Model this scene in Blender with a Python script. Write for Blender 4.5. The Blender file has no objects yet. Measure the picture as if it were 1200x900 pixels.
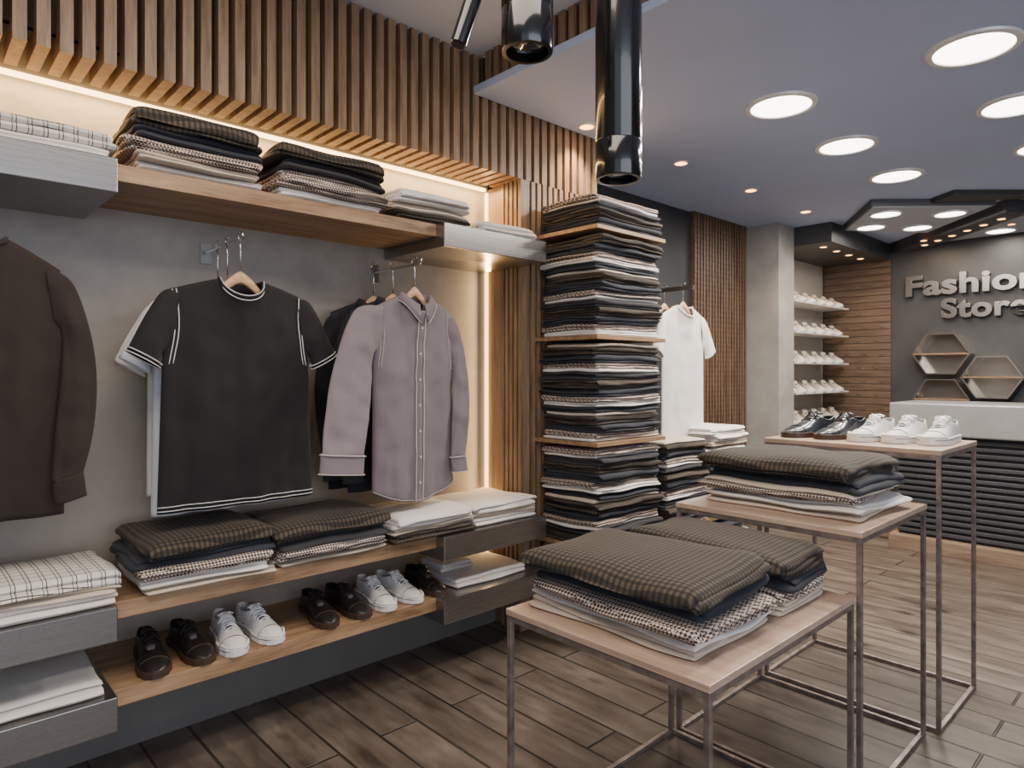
import bpy, bmesh, math, random
from mathutils import Vector, Matrix, noise
R = random.Random(7)
scene = bpy.context.scene
COL = scene.collection

# ------------------------------------------------------------------ helpers
def link(o):
    COL.objects.link(o); return o

def meta(o, label, category, group=None, kind=None):
    o["label"] = label; o["category"] = category
    if group: o["group"] = group
    if kind: o["kind"] = kind
    return o

def empty(name, loc=(0,0,0), rotz=0, label=None, category=None, group=None):
    o = bpy.data.objects.new(name, None); o.empty_display_size = .05
    o.location = loc; o.rotation_euler = (0,0,rotz); link(o)
    if label: meta(o, label, category, group)
    return o

def mesh_obj(name, verts, faces, mat, parent=None, smooth=False, loc=(0,0,0), doubles=False, fixn=True, autosmooth=None):
    me = bpy.data.meshes.new(name)
    me.from_pydata([tuple(v) for v in verts], [], faces)
    if doubles or fixn:
        bm = bmesh.new(); bm.from_mesh(me)
        if doubles: bmesh.ops.remove_doubles(bm, verts=bm.verts, dist=1e-4)
        if fixn: bmesh.ops.recalc_face_normals(bm, faces=bm.faces)
        bm.to_mesh(me); bm.free()
    if smooth:
        for p in me.polygons: p.use_smooth = True
        if autosmooth:
            me.set_sharp_from_angle(angle=autosmooth)
    if mat: me.materials.append(mat)
    o = bpy.data.objects.new(name, me); o.location = loc; link(o)
    if parent: o.parent = parent
    return o

def bevel(o, w, seg=2):
    m = o.modifiers.new("bevel", 'BEVEL'); m.width = w; m.segments = seg; m.limit_method = 'ANGLE'
    return o
def solidify(o, t, off=0):
    m = o.modifiers.new("solid", 'SOLIDIFY'); m.thickness = t; m.offset = off
    return o
def subsurf(o, n=1):
    m = o.modifiers.new("sub", 'SUBSURF'); m.levels = n; m.render_levels = n
    return o

def boxes(name, lst, mat, parent=None, bv=0, loc=(0,0,0)):
    V=[];F=[]
    for (x0,x1,y0,y1,z0,z1) in lst:
        b=len(V)
        V += [(x0,y0,z0),(x1,y0,z0),(x1,y1,z0),(x0,y1,z0),(x0,y0,z1),(x1,y0,z1),(x1,y1,z1),(x0,y1,z1)]
        F += [[b+i for i in f] for f in ((0,3,2,1),(4,5,6,7),(0,1,5,4),(1,2,6,5),(2,3,7,6),(3,0,4,7))]
    o = mesh_obj(name, V, F, mat, parent, loc=loc, fixn=False)
    if bv: bevel(o, bv)
    return o

def wbox(name, x0,x1,y0,y1,z0,z1, mat, parent=None, bv=0):
    cx,cy,cz=(x0+x1)/2,(y0+y1)/2,(z0+z1)/2
    return boxes(name, [(x0-cx,x1-cx,y0-cy,y1-cy,z0-cz,z1-cz)], mat, parent, bv, (cx,cy,cz))

def prism(name, poly, z0, z1, mat, parent=None, bv=0, loc=(0,0,0)):
    n=len(poly)
    V=[(x,y,z0) for x,y in poly]+[(x,y,z1) for x,y in poly]
    F=[list(range(n))[::-1], list(range(n,2*n))]+[[i,(i+1)%n,n+(i+1)%n,n+i] for i in range(n)]
    o=mesh_obj(name,V,F,mat,parent,loc=loc)
    if bv: bevel(o,bv)
    return o

def lathe(name, prof, mat, parent=None, n=32, loc=(0,0,0), rot=None):
    V=[];F=[]
    for r,z in prof:
        for i in range(n):
            a=2*math.pi*i/n; V.append((r*math.cos(a), r*math.sin(a), z))
    for j in range(len(prof)-1):
        for i in range(n):
            F.append([j*n+i, j*n+(i+1)%n, (j+1)*n+(i+1)%n, (j+1)*n+i])
    o=mesh_obj(name,V,F,mat,parent,True,loc,doubles=True,autosmooth=math.radians(35))
    if rot: o.rotation_euler=rot
    return o

def tube_data(path, r, n=8, closed=False, V=None, F=None):
    V = [] if V is None else V; F = [] if F is None else F
    P=[Vector(p) for p in path]; m=len(P); b=len(V)
    up0=None
    for i,p in enumerate(P):
        if closed: t=(P[(i+1)%m]-P[i-1])
        else: t=P[min(i+1,m-1)]-P[max(i-1,0)]
        t.normalize()
        if up0 is None:
            up0=Vector((0,0,1)) if abs(t.z)<.9 else Vector((1,0,0))
        side=t.cross(up0)
        if side.length<1e-4: side=t.cross(Vector((0,1,0.1)))
        side.normalize(); up=side.cross(t).normalized(); up0=up
        for k in range(n):
            a=2*math.pi*k/n
            V.append(p+side*(r*math.cos(a))+up*(r*math.sin(a)))
    for i in range(m if closed else m-1):
        for k in range(n):
            i2=(i+1)%m
            F.append([b+i*n+k, b+i*n+(k+1)%n, b+i2*n+(k+1)%n, b+i2*n+k])
    if not closed:
        F.append([b+k for k in range(n)][::-1]); F.append([b+(m-1)*n+k for k in range(n)])
    return V,F
def tube(name, paths, r, mat, parent=None, n=8, loc=(0,0,0), closed=False):
    V=[];F=[]
    for p in paths: tube_data(p,r,n,closed,V,F)
    return mesh_obj(name,V,F,mat,parent,True,loc)

def copy_thing(root, loc, rotz=None, scale=None):
    n=root.copy(); COL.objects.link(n); n.location=loc
    if rotz is not None: n.rotation_euler=(root.rotation_euler[0],root.rotation_euler[1],rotz)
    if scale: n.scale=(scale,)*3
    for c in root.children:
        k=c.copy(); COL.objects.link(k); k.parent=n
        for g in c.children:
            q=g.copy(); COL.objects.link(q); q.parent=k
    return n

# ------------------------------------------------------------------ materials
def newmat(name):
    m=bpy.data.materials.new(name); m.use_nodes=True
    nt=m.node_tree; b=nt.nodes["Principled BSDF"]
    return m,nt,b
def ramp(nt, fac, cols):
    r=nt.nodes.new("ShaderNodeValToRGB")
    e=r.color_ramp.elements
    e[0].position=cols[0][0]; e[0].color=(*cols[0][1],1)
    e[1].position=cols[-1][0]; e[1].color=(*cols[-1][1],1)
    for p,c in cols[1:-1]:
        q=e.new(p); q.color=(*c,1)
    nt.links.new(fac, r.inputs[0]); return r.outputs[0]
def noise_tex(nt, vec, scale, detail=4, rough=.55):
    n=nt.nodes.new("ShaderNodeTexNoise"); n.inputs["Scale"].default_value=scale
    n.inputs["Detail"].default_value=detail; n.inputs["Roughness"].default_value=rough
    nt.links.new(vec, n.inputs["Vector"]); return n.outputs["Fac"]
def objco(nt, scale=(1,1,1), rot=(0,0,0)):
    t=nt.nodes.new("ShaderNodeTexCoord"); m=nt.nodes.new("ShaderNodeMapping")
    m.inputs["Scale"].default_value=scale; m.inputs["Rotation"].default_value=rot
    nt.links.new(t.outputs["Object"], m.inputs["Vector"]); return m.outputs[0]
def bump(nt,b,h,strength=.2,dist=.002):
    n=nt.nodes.new("ShaderNodeBump"); n.inputs["Strength"].default_value=strength; n.inputs["Distance"].default_value=dist
    nt.links.new(h,n.inputs["Height"]); nt.links.new(n.outputs[0], b.inputs["Normal"])
def mixc(nt, fac, a, b, mode='MIX'):
    m=nt.nodes.new("ShaderNodeMix"); m.data_type='RGBA'; m.blend_type=mode
    for s,v in ((0,fac),(6,a),(7,b)):
        if isinstance(v,(int,float)): m.inputs[s].default_value=v
        elif isinstance(v,tuple): m.inputs[s].default_value=(*v,1)
        else: nt.links.new(v,m.inputs[s])
    return m.outputs[2]
def mth(nt, op, a, b=None, c=None):
    m=nt.nodes.new("ShaderNodeMath"); m.operation=op
    for i,v in enumerate((a,b,c)):
        if v is None: continue
        if isinstance(v,(int,float)): m.inputs[i].default_value=v
        else: nt.links.new(v,m.inputs[i])
    return m.outputs[0]

def plain(name, col, rough=.5, metal=0, nscale=30, var=.12, bmp=.05, coat=0):
    m,nt,b=newmat(name)
    v=objco(nt); f=noise_tex(nt,v,nscale)
    c0=tuple(x*(1-var) for x in col); c1=tuple(min(1,x*(1+var)) for x in col)
    nt.links.new(ramp(nt,f,[(.3,c0),(.7,c1)]), b.inputs["Base Color"])
    b.inputs["Roughness"].default_value=rough; b.inputs["Metallic"].default_value=metal
    if coat: b.inputs["Coat Weight"].default_value=coat; b.inputs["Coat Roughness"].default_value=.05
    if bmp: bump(nt,b,f,bmp)
    return m
def wood(name, dark, mid, light, axis='X', scale=1.0, rough=.45, bmp=.15):
    m,nt,b=newmat(name)
    s={'X':(1.2,14,14),'Y':(14,1.2,14),'Z':(14,14,1.2)}[axis]
    v=objco(nt, tuple(q*scale for q in s))
    f1=noise_tex(nt,v,2.2,6,.62); f2=noise_tex(nt,v,11,4,.6)
    f=mth(nt,'ADD',mth(nt,'MULTIPLY',f1,.7),mth(nt,'MULTIPLY',f2,.3))
    nt.links.new(ramp(nt,f,[(.33,dark),(.5,mid),(.68,light)]), b.inputs["Base Color"])
    b.inputs["Roughness"].default_value=rough
    bump(nt,b,f,bmp,.002)
    return m
def brushed(name,col,rough,axis='X',var=.05):
    m,nt,b=newmat(name)
    s={'X':(1.0,90,90),'Z':(90,90,1.0)}[axis]
    f=noise_tex(nt,objco(nt,s),4,3,.5)
    nt.links.new(ramp(nt,f,[(.3,tuple(c*(1-var) for c in col)),(.7,tuple(c*(1+var) for c in col))]),b.inputs["Base Color"])
    b.inputs["Metallic"].default_value=.95
    nt.links.new(mth(nt,'ADD',mth(nt,'MULTIPLY',f,.08),rough-.04),b.inputs["Roughness"])
    b.inputs["Anisotropic"].default_value=.5
    return m
def emis(name, col, st):
    m,nt,b=newmat(name)
    b.inputs["Base Color"].default_value=(*col,1)
    b.inputs["Emission Color"].default_value=(*col,1); b.inputs["Emission Strength"].default_value=st
    return m

WD,WM,WL=(.115,.068,.038),(.245,.155,.090),(.36,.24,.148)
M_wood_x=wood("oak_shelf",(.15,.083,.043),(.32,.195,.105),(.46,.295,.17),'X')
M_slat=wood("walnut_slat",WD,WM,WL,'Z')
M_woodpanel=wood("walnut_panel",(.15,.09,.05),(.28,.178,.105),(.40,.27,.165),'Z')
M_plank=wood("plank_wall",(.075,.048,.031),(.14,.092,.062),(.21,.142,.097),'Y')
M_plinth=wood("plinth_wood",(.16,.10,.065),(.26,.175,.12),(.34,.24,.17),'Y',1,.5,.05)
M_table=wood("table_top_wood",(.36,.25,.18),(.50,.355,.265),(.60,.45,.35),'Y',.8,.3,.08)
M_perf=wood("dark_wood",(.05,.03,.019),(.115,.069,.043),(.18,.112,.072),'Z')
M_hanger=wood("hanger_wood",(.5,.27,.13),(.66,.4,.21),(.75,.5,.3),'X',3)
M_back=plain("dark_backing",(.035,.024,.017),.8)
M_steel=brushed("brushed_steel",(.34,.325,.31),.28)
M_chrome=plain("chrome",(.62,.62,.63),.18,1,20,.03,0)
M_satin=plain("satin_metal",(.28,.27,.26),.3,.95,20,.05,0)
M_frame=plain("table_steel",(.36,.30,.28),.4,.75,25,.35,.08)
M_blackgloss=plain("black_gloss",(.006,.006,.007),.16,.0,10,.1,0,.6)
M_black=plain("black_wall",(.03,.031,.036),.55,0,3,.25,.02)
M_sign=plain("charcoal_wall",(.05,.05,.055),.5,0,3,.2,.02)
M_pillar=plain("concrete_pillar",(.34,.325,.30),.7,0,5,.14,.1)
M_ceil=plain("ceiling_paint",(.44,.53,.76),.7,0,2,.03,.01)
M_ceil2=plain("ceiling_upper_paint",(.58,.66,.82),.75,0,2,.03,.01)
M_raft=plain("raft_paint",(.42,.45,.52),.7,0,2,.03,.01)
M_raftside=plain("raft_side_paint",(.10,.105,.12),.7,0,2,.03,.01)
M_shelfback=plain("shoe_wall_paint",(.44,.40,.35),.7,0,2,.03,.01)
M_white=plain("white_lacquer",(.66,.65,.64),.35,0,5,.03,0)
M_counter=plain("counter_stone",(.29,.285,.275),.3,.1,5,.08,0,.1)
M_dgrey=plain("dark_grey_panel",(.05,.05,.055),.5,0,5,.1,0)
M_base=plain("grey_base",(.13,.123,.115),.5,0,5,.1,0)
M_trimw=plain("lamp_trim",(.8,.8,.8),.4,.2,5,.02,0)
M_lens=plain("lens_glass",(.05,.05,.06),.05,.2,5,.02,0,1)
M_letters=brushed("brushed_letters",(.36,.34,.325),.3,'Z',.12)
M_hexm=plain("hex_frame_metal",(.60,.57,.54),.22,.95,10,.05,0)
M_hexb=plain("hex_back_metal",(.40,.38,.36),.2,.8,10,.05,0)
M_warm=emis("warm_led",(1,.62,.24),9)
M_warm2=emis("warm_led_vertical",(1,.62,.24),5)
M_disc=emis("lamp_diffuser",(1,.93,.84),10)
M_spot=emis("spot_bulb",(1,.40,.10),9)

def concrete():
    m,nt,b=newmat("concrete_plaster")
    v=objco(nt); f=noise_tex(nt,v,1.6,8,.65); g=noise_tex(nt,v,9,6,.6)
    ff=mth(nt,'ADD',mth(nt,'MULTIPLY',f,.75),mth(nt,'MULTIPLY',g,.25))
    c=ramp(nt,ff,[(.35,(.195,.176,.156)),(.5,(.27,.245,.218)),(.66,(.35,.315,.28))])
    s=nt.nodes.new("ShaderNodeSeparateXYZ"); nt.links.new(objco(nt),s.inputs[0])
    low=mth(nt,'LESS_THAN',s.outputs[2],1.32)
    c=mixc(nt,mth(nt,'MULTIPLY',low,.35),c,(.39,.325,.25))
    nt.links.new(c, b.inputs["Base Color"])
    b.inputs["Roughness"].default_value=.45; bump(nt,b,ff,.2,.004)
    return m
M_conc=concrete()

def floor_mat():
    m,nt,b=newmat("floor_planks")
    v=objco(nt,(1,1,1),(0,0,math.pi/2))
    br=nt.nodes.new("ShaderNodeTexBrick"); nt.links.new(v,br.inputs["Vector"])
    br.offset=.37; br.inputs["Scale"].default_value=1
    br.inputs["Brick Width"].default_value=1.5; br.inputs["Row Height"].default_value=.16
    br.inputs["Mortar Size"].default_value=.006; br.inputs["Mortar Smooth"].default_value=.5
    br.inputs["Color1"].default_value=(.97,.94,.90,1); br.inputs["Color2"].default_value=(.66,.62,.59,1)
    br.inputs["Mortar"].default_value=(.06,.05,.045,1); br.inputs["Bias"].default_value=0
    add=nt.nodes.new("ShaderNodeVectorMath"); add.operation='ADD'
    sc=nt.nodes.new("ShaderNodeVectorMath"); sc.operation='SCALE'; sc.inputs["Scale"].default_value=17
    nt.links.new(br.outputs["Color"],sc.inputs[0]); nt.links.new(objco(nt,(9,1.3,1)),add.inputs[0]); nt.links.new(sc.outputs[0],add.inputs[1])
    f1=noise_tex(nt,add.outputs[0],2.0,8,.65)
    add2=nt.nodes.new("ShaderNodeVectorMath"); add2.operation='ADD'
    nt.links.new(objco(nt,(3.2,1.5,1)),add2.inputs[0]); nt.links.new(sc.outputs[0],add2.inputs[1])
    f2=noise_tex(nt,add2.outputs[0],2.2,5,.6)
    f=mth(nt,'ADD',mth(nt,'MULTIPLY',f1,.5),mth(nt,'MULTIPLY',f2,.5))
    c=ramp(nt,f,[(.33,(.052,.039,.031)),(.44,(.105,.082,.066)),(.55,(.158,.128,.106)),(.68,(.235,.197,.168))])
    vo=nt.nodes.new("ShaderNodeTexVoronoi"); vo.inputs["Scale"].default_value=1.0
    nt.links.new(objco(nt,(4.2,2.3,1)),vo.inputs["Vector"])
    kn=ramp(nt,vo.outputs["Distance"],[(.0,(.12,.10,.09)),(.07,(.3,.26,.24)),(.16,(1,1,1))])
    c=mixc(nt,1.0,c,kn,'MULTIPLY')
    mul=mixc(nt,.85,c,br.outputs["Color"],'MULTIPLY')
    nt.links.new(mul,b.inputs["Base Color"])
    nt.links.new(mth(nt,'ADD',mth(nt,'MULTIPLY',f1,.35),.19), b.inputs["Roughness"])
    h=mth(nt,'ADD',mth(nt,'MULTIPLY',br.outputs["Fac"],-1.2),mth(nt,'MULTIPLY',f1,.6))
    bump(nt,b,h,.7,.004)
    return m
M_floor=floor_mat()

# fabrics
def fabric_bump(nt,b):
    f=noise_tex(nt,objco(nt),420,2,.6); g=noise_tex(nt,objco(nt),12,3,.5)
    f=mth(nt,'ADD',mth(nt,'MULTIPLY',f,.12),mth(nt,'MULTIPLY',g,1.0))
    bump(nt,b,f,.3,.005)
def fabric(name,col,var=.1):
    m,nt,b=newmat(name)
    f=noise_tex(nt,objco(nt),14,4)
    nt.links.new(ramp(nt,f,[(.3,tuple(x*(1-var) for x in col)),(.7,tuple(min(1,x*(1+var)) for x in col))]),b.inputs["Base Color"])
    b.inputs["Roughness"].default_value=.9; b.inputs["Sheen Weight"].default_value=.05
    fabric_bump(nt,b); return m
def gingham(name,c0,c1,c2,p):
    m,nt,b=newmat(name)
    s=nt.nodes.new("ShaderNodeSeparateXYZ"); nt.links.new(objco(nt),s.inputs[0])
    fs=[]
    for ax in (0,1):
        fr=mth(nt,'FRACT',mth(nt,'MULTIPLY',mth(nt,'ADD',s.outputs[ax],10.0),1/p))
        fs.append(mth(nt,'GREATER_THAN',fr,.5))
    f=mth(nt,'MULTIPLY',mth(nt,'ADD',fs[0],fs[1]),.5)
    nt.links.new(ramp(nt,f,[(0,c0),(.5,c1),(1,c2)]),b.inputs["Base Color"])
    b.inputs["Roughness"].default_value=.92; b.inputs["Sheen Weight"].default_value=.04
    fabric_bump(nt,b); return m
def windowpane(name,base,line,p,w):
    m,nt,b=newmat(name)
    s=nt.nodes.new("ShaderNodeSeparateXYZ"); nt.links.new(objco(nt),s.inputs[0])
    fs=[]
    for ax in (0,1):
        fr=mth(nt,'FRACT',mth(nt,'MULTIPLY',mth(nt,'ADD',s.outputs[ax],10.0),1/p))
        a=mth(nt,'LESS_THAN',fr,w); c=mth(nt,'COMPARE',fr,.3,w*.4)
        fs.append(mth(nt,'MAXIMUM',a,c))
    f=mth(nt,'MAXIMUM',fs[0],fs[1])
    nt.links.new(mixc(nt,f,base,line),b.inputs["Base Color"])
    b.inputs["Roughness"].default_value=.9; fabric_bump(nt,b); return m
def hounds(name,a,c,p):
    m,nt,b=newmat(name)
    k=nt.nodes.new("ShaderNodeTexChecker"); k.inputs["Scale"].default_value=1/p
    nt.links.new(objco(nt,(1,1,1),(0,.6,.78)),k.inputs["Vector"])
    k.inputs["Color1"].default_value=(*a,1); k.inputs["Color2"].default_value=(*c,1)
    nt.links.new(k.outputs[0],b.inputs["Base Color"])
    b.inputs["Roughness"].default_value=.9; fabric_bump(nt,b); return m
F_plaid=gingham("brown_check",(.015,.012,.010),(.040,.030,.022),(.095,.071,.049),.0165)
F_navy=fabric("charcoal_navy",(.024,.026,.036))
F_hound=hounds("houndstooth",(.62,.52,.45),(.055,.032,.026),.0075)
F_white=fabric("white_cotton",(.76,.72,.69),.04)
F_cream=fabric("cream_cotton",(.60,.51,.41),.06)
F_wplaid=windowpane("white_windowpane",(.76,.72,.66),(.08,.07,.07),.036,.07)
F_dark=fabric("dark_slate",(.030,.028,.032))
F_black=fabric("black_jersey",(.011,.010,.010))
F_brown=fabric("dark_brown_cotton",(.026,.017,.013))
F_lav=fabric("mauve_cotton",(.195,.158,.172),.06)
F_lavlt=fabric("pale_mauve_trim",(.54,.46,.42),.05)
F_thread=fabric("pale_thread",(.7,.68,.64),.05)
F_tee=fabric("cool_white_cotton",(.68,.69,.72),.04)
F_dknavy=fabric("deep_navy",(.012,.012,.017))
L_brown=plain("dark_leather",(.014,.011,.011),.42,0,60,.2,.1,.12)
L_blue=plain("blue_black_leather",(.022,.028,.036),.32,0,60,.2,.1,.35)
L_sole=plain("dark_sole",(.05,.026,.018),.5)
L_white=plain("white_leather",(.72,.70,.68),.5,0,60,.04,.05)
L_pale=plain("pale_canvas",(.60,.54,.46),.6,0,60,.04,.05)
L_rub=plain("white_rubber",(.78,.77,.75),.5,0,60,.03,0)
L_in=plain("shoe_lining",(.10,.09,.09),.85)
L_lace_w=fabric("white_lace",(.82,.82,.82),.03)
L_lace_d=fabric("dark_lace",(.02,.015,.015),.1)

# ------------------------------------------------------------------ setting
def struct(o): o["kind"]="structure"; return o
YW, YF = 2.68, 2.40
CZ, UZ = 2.61, 2.80
M_rw=plain("grey_unseen_wall",(.30,.29,.28),.7,0,3,.1,.02)
struct(boxes("floor",[(-3,8,-3.6,3.1,-.1,0)],M_floor))
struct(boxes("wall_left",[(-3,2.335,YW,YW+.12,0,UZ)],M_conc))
struct(boxes("wall_side",[(2.335,7.5,2.95,3.07,0,CZ+.04)],M_black))
struct(boxes("wall_end",[(7.4,7.52,-3.6,2.95,0,CZ+.04)],M_sign))
struct(boxes("wall_right_unseen",[(2.6,7.4,-3.6,-3.5,0,CZ)],M_rw))  # out of view, added to cut stray fill and deepen contrast
struct(boxes("wall_back_unseen",[(-3.1,-3.0,-.6,2.7,0,UZ)],M_rw))  # unseen, added to darken reflections in the pendants
struct(boxes("wall_column",[(2.345,2.93,YF+.05,2.95,0,UZ)],M_back))
struct(prism("wall_pillar",[(5.65,2.63),(5.95,2.63),(5.95,2.95),(5.65,2.95)],0,CZ,M_pillar))
struct(prism("ceiling",[(2.0,-3.6),(7.5,-3.6),(7.5,2.95),(2.93,2.95),(2.93,YF-.003),(2.0,YF-.003)],CZ,CZ+.035,M_ceil))
struct(boxes("ceiling",[(-3,2.06,-3.6,YW,UZ,UZ+.05)],M_ceil2))
struct(boxes("baseboard_left",[(-.75,2.32,2.60,YW,.0,.24)],M_base))

per=.058
L=[]
x=-.9
while x<2.9:
    L.append((x,x+.035,YF,YF+.07,2.275,UZ)); L.append((x,x+.035,YF+.07,2.62,2.275,2.335)); x+=per
o=boxes("slat_canopy",L,M_slat)
meta(o,"walnut vertical slats wrapping under a lit soffit above the wall display","slat panel")
b=boxes("backing_board",[(-.9,2.93,YF+.071,YF+.09,2.34,UZ),(-.9,2.335,YF+.071,2.62,2.336,2.35)],M_back,o)
L=[]; x=2.345
while x<2.92:
    L.append((x,x+.026,YF,YF+.049,0,2.274)); x+=.042
y=YF
while y<2.545:
    L.append((2.310,2.3279,y,y+.02,0,2.274)); y+=.032
o=boxes("slat_column",L,M_slat)
meta(o,"walnut slatted column between the wall display and stacked shelves","slat column")
boxes("side_panel",[(2.328,2.345,YF+.0,YW,0,2.274)],M_woodpanel,o)
L=[]; y=-2.5
while y<YF-.05:
    L.append((2.03,2.06,y,y+.035,CZ+.036,UZ)); y+=per
o=boxes("slat_fascia",L,M_slat); meta(o,"walnut slat fascia standing above the lowered ceiling edge","slat panel")
boxes("backing_board",[(2.061,2.08,-2.6,YF,CZ+.036,UZ)],M_back,o)

# LED strips
o=boxes("light_strip",[(-.9,2.305,YW-.018,YW-.001,2.262,2.276)],M_warm); meta(o,"warm glowing strip light along the top of the plaster wall","strip light",group="warm strip lights")
o=boxes("light_strip",[(2.312,2.326,YW-.014,YW-.001,.346,2.258)],M_warm2); meta(o,"warm glowing vertical strip light beside the walnut column","strip light",group="warm strip lights")
def area(name,loc,rot,sx,sy,e,col):
    l=bpy.data.lights.new(name,'AREA'); l.shape='RECTANGLE'; l.size=sx; l.size_y=sy; l.energy=e; l.color=col
    q=bpy.data.objects.new(name,l); q.location=loc; q.rotation_euler=rot; link(q); return q
area("strip_glow",(.7,YW-.07,2.258),(0,0,0),3.2,.08,32,(1,.62,.26))
v_=area("strip_glow",(2.285,YW-.06,1.3),(0,0,0),.03,1.8,7,(1,.62,.26))
v_.rotation_euler=(Vector((-.85,-.25,0)).to_track_quat('-Z','Y')).to_euler()

L=[(4.74,5.6,2.925,2.949,.0,CZ)]
x=4.75
while x<5.58:
    L.append((x,x+.026,2.905,2.925,0,CZ)); x+=.046
z=.02
while z<2.58:
    L.append((4.74,5.6,2.912,2.925,z,z+.02)); z+=.042
o=boxes("lattice_panel",L,M_perf); meta(o,"dark brown wood lattice wall panel beside the concrete pillar","wall panel")

L=[];z=0.0;row=0
while z<2.42:
    L.append((7.386,7.398,2.28,2.945,z,min(z+.064,2.44))); z+=.070
o=boxes("plank_panel",L,M_plank); meta(o,"horizontal walnut slat display panel with metal slots","wall panel")
L=[];row=0;z=.070
while z<2.4:
    for j in range(4):
        y=2.34+j*.17+(row%2)*.05
        L.append((7.379,7.387,y,y+.045,z+.02,z+.028))
    z+=.14; row+=1
boxes("metal_slot",L,M_satin,o)

# ------------------------------------------------------------------ wall shelves
def wall_shelf(zt, label, x_end, xr0):
    r=empty("wall_shelf",(0.9,YW-.2,zt),0,label,"shelf","wall display shelves")
    ox,oy=.9,YW-.2
    boxes("shelf_board",[(.49-ox,xr0-ox,2.27-oy,YW-oy,-.052,0)],M_wood_x,r,.002)
    boxes("end_box",[(-.75-ox,.49-ox,2.217-oy,YW-oy,-.10,0.002)],M_steel,r,.003)["label"]="brushed steel end box"
    boxes("end_box",[(xr0-ox,x_end-ox,2.217-oy,YW-oy,-.10,0.002)],M_steel,r,.003)["label"]="brushed steel end box"
    return r
wall_shelf(1.93,"upper oak wall shelf with brushed steel end boxes",2.305,1.69)
wall_shelf(.61,"middle oak wall shelf with steel end boxes holding folded clothes",2.305,1.69)
wall_shelf(.345,"lowest oak wall shelf with steel end boxes holding shoes",2.305,1.69)

def hang_arm(x):
    r=empty("hanging_arm",(x,YW,1.76),0,"metal face-out clothes arm fixed to the plaster wall","clothes rail","face-out clothes arms")
    boxes("wall_plate",[(-.02,.02,-.008,0,-.04,.04)],M_satin,r,.001)
    tube("arm_bar",[[(0,-.008,0.004),(0,-.2,.004),(0,-.352,.004),(0,-.366,.010),(0,-.370,.024)]],.0045,M_chrome,r,10)
for x in (.17,.89,1.64): hang_arm(x)
r=empty("hanging_arm",(3.42,2.95,1.80),0,"dark clothes arm fixed to the black wall","clothes rail","face-out clothes arms")
boxes("wall_plate",[(-.04,.04,-.01,0,-.06,.06)],M_blackgloss,r)
boxes("arm_bar",[(-.008,.008,-.85,-.01,-.012,.012)],M_satin,r)

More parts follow.
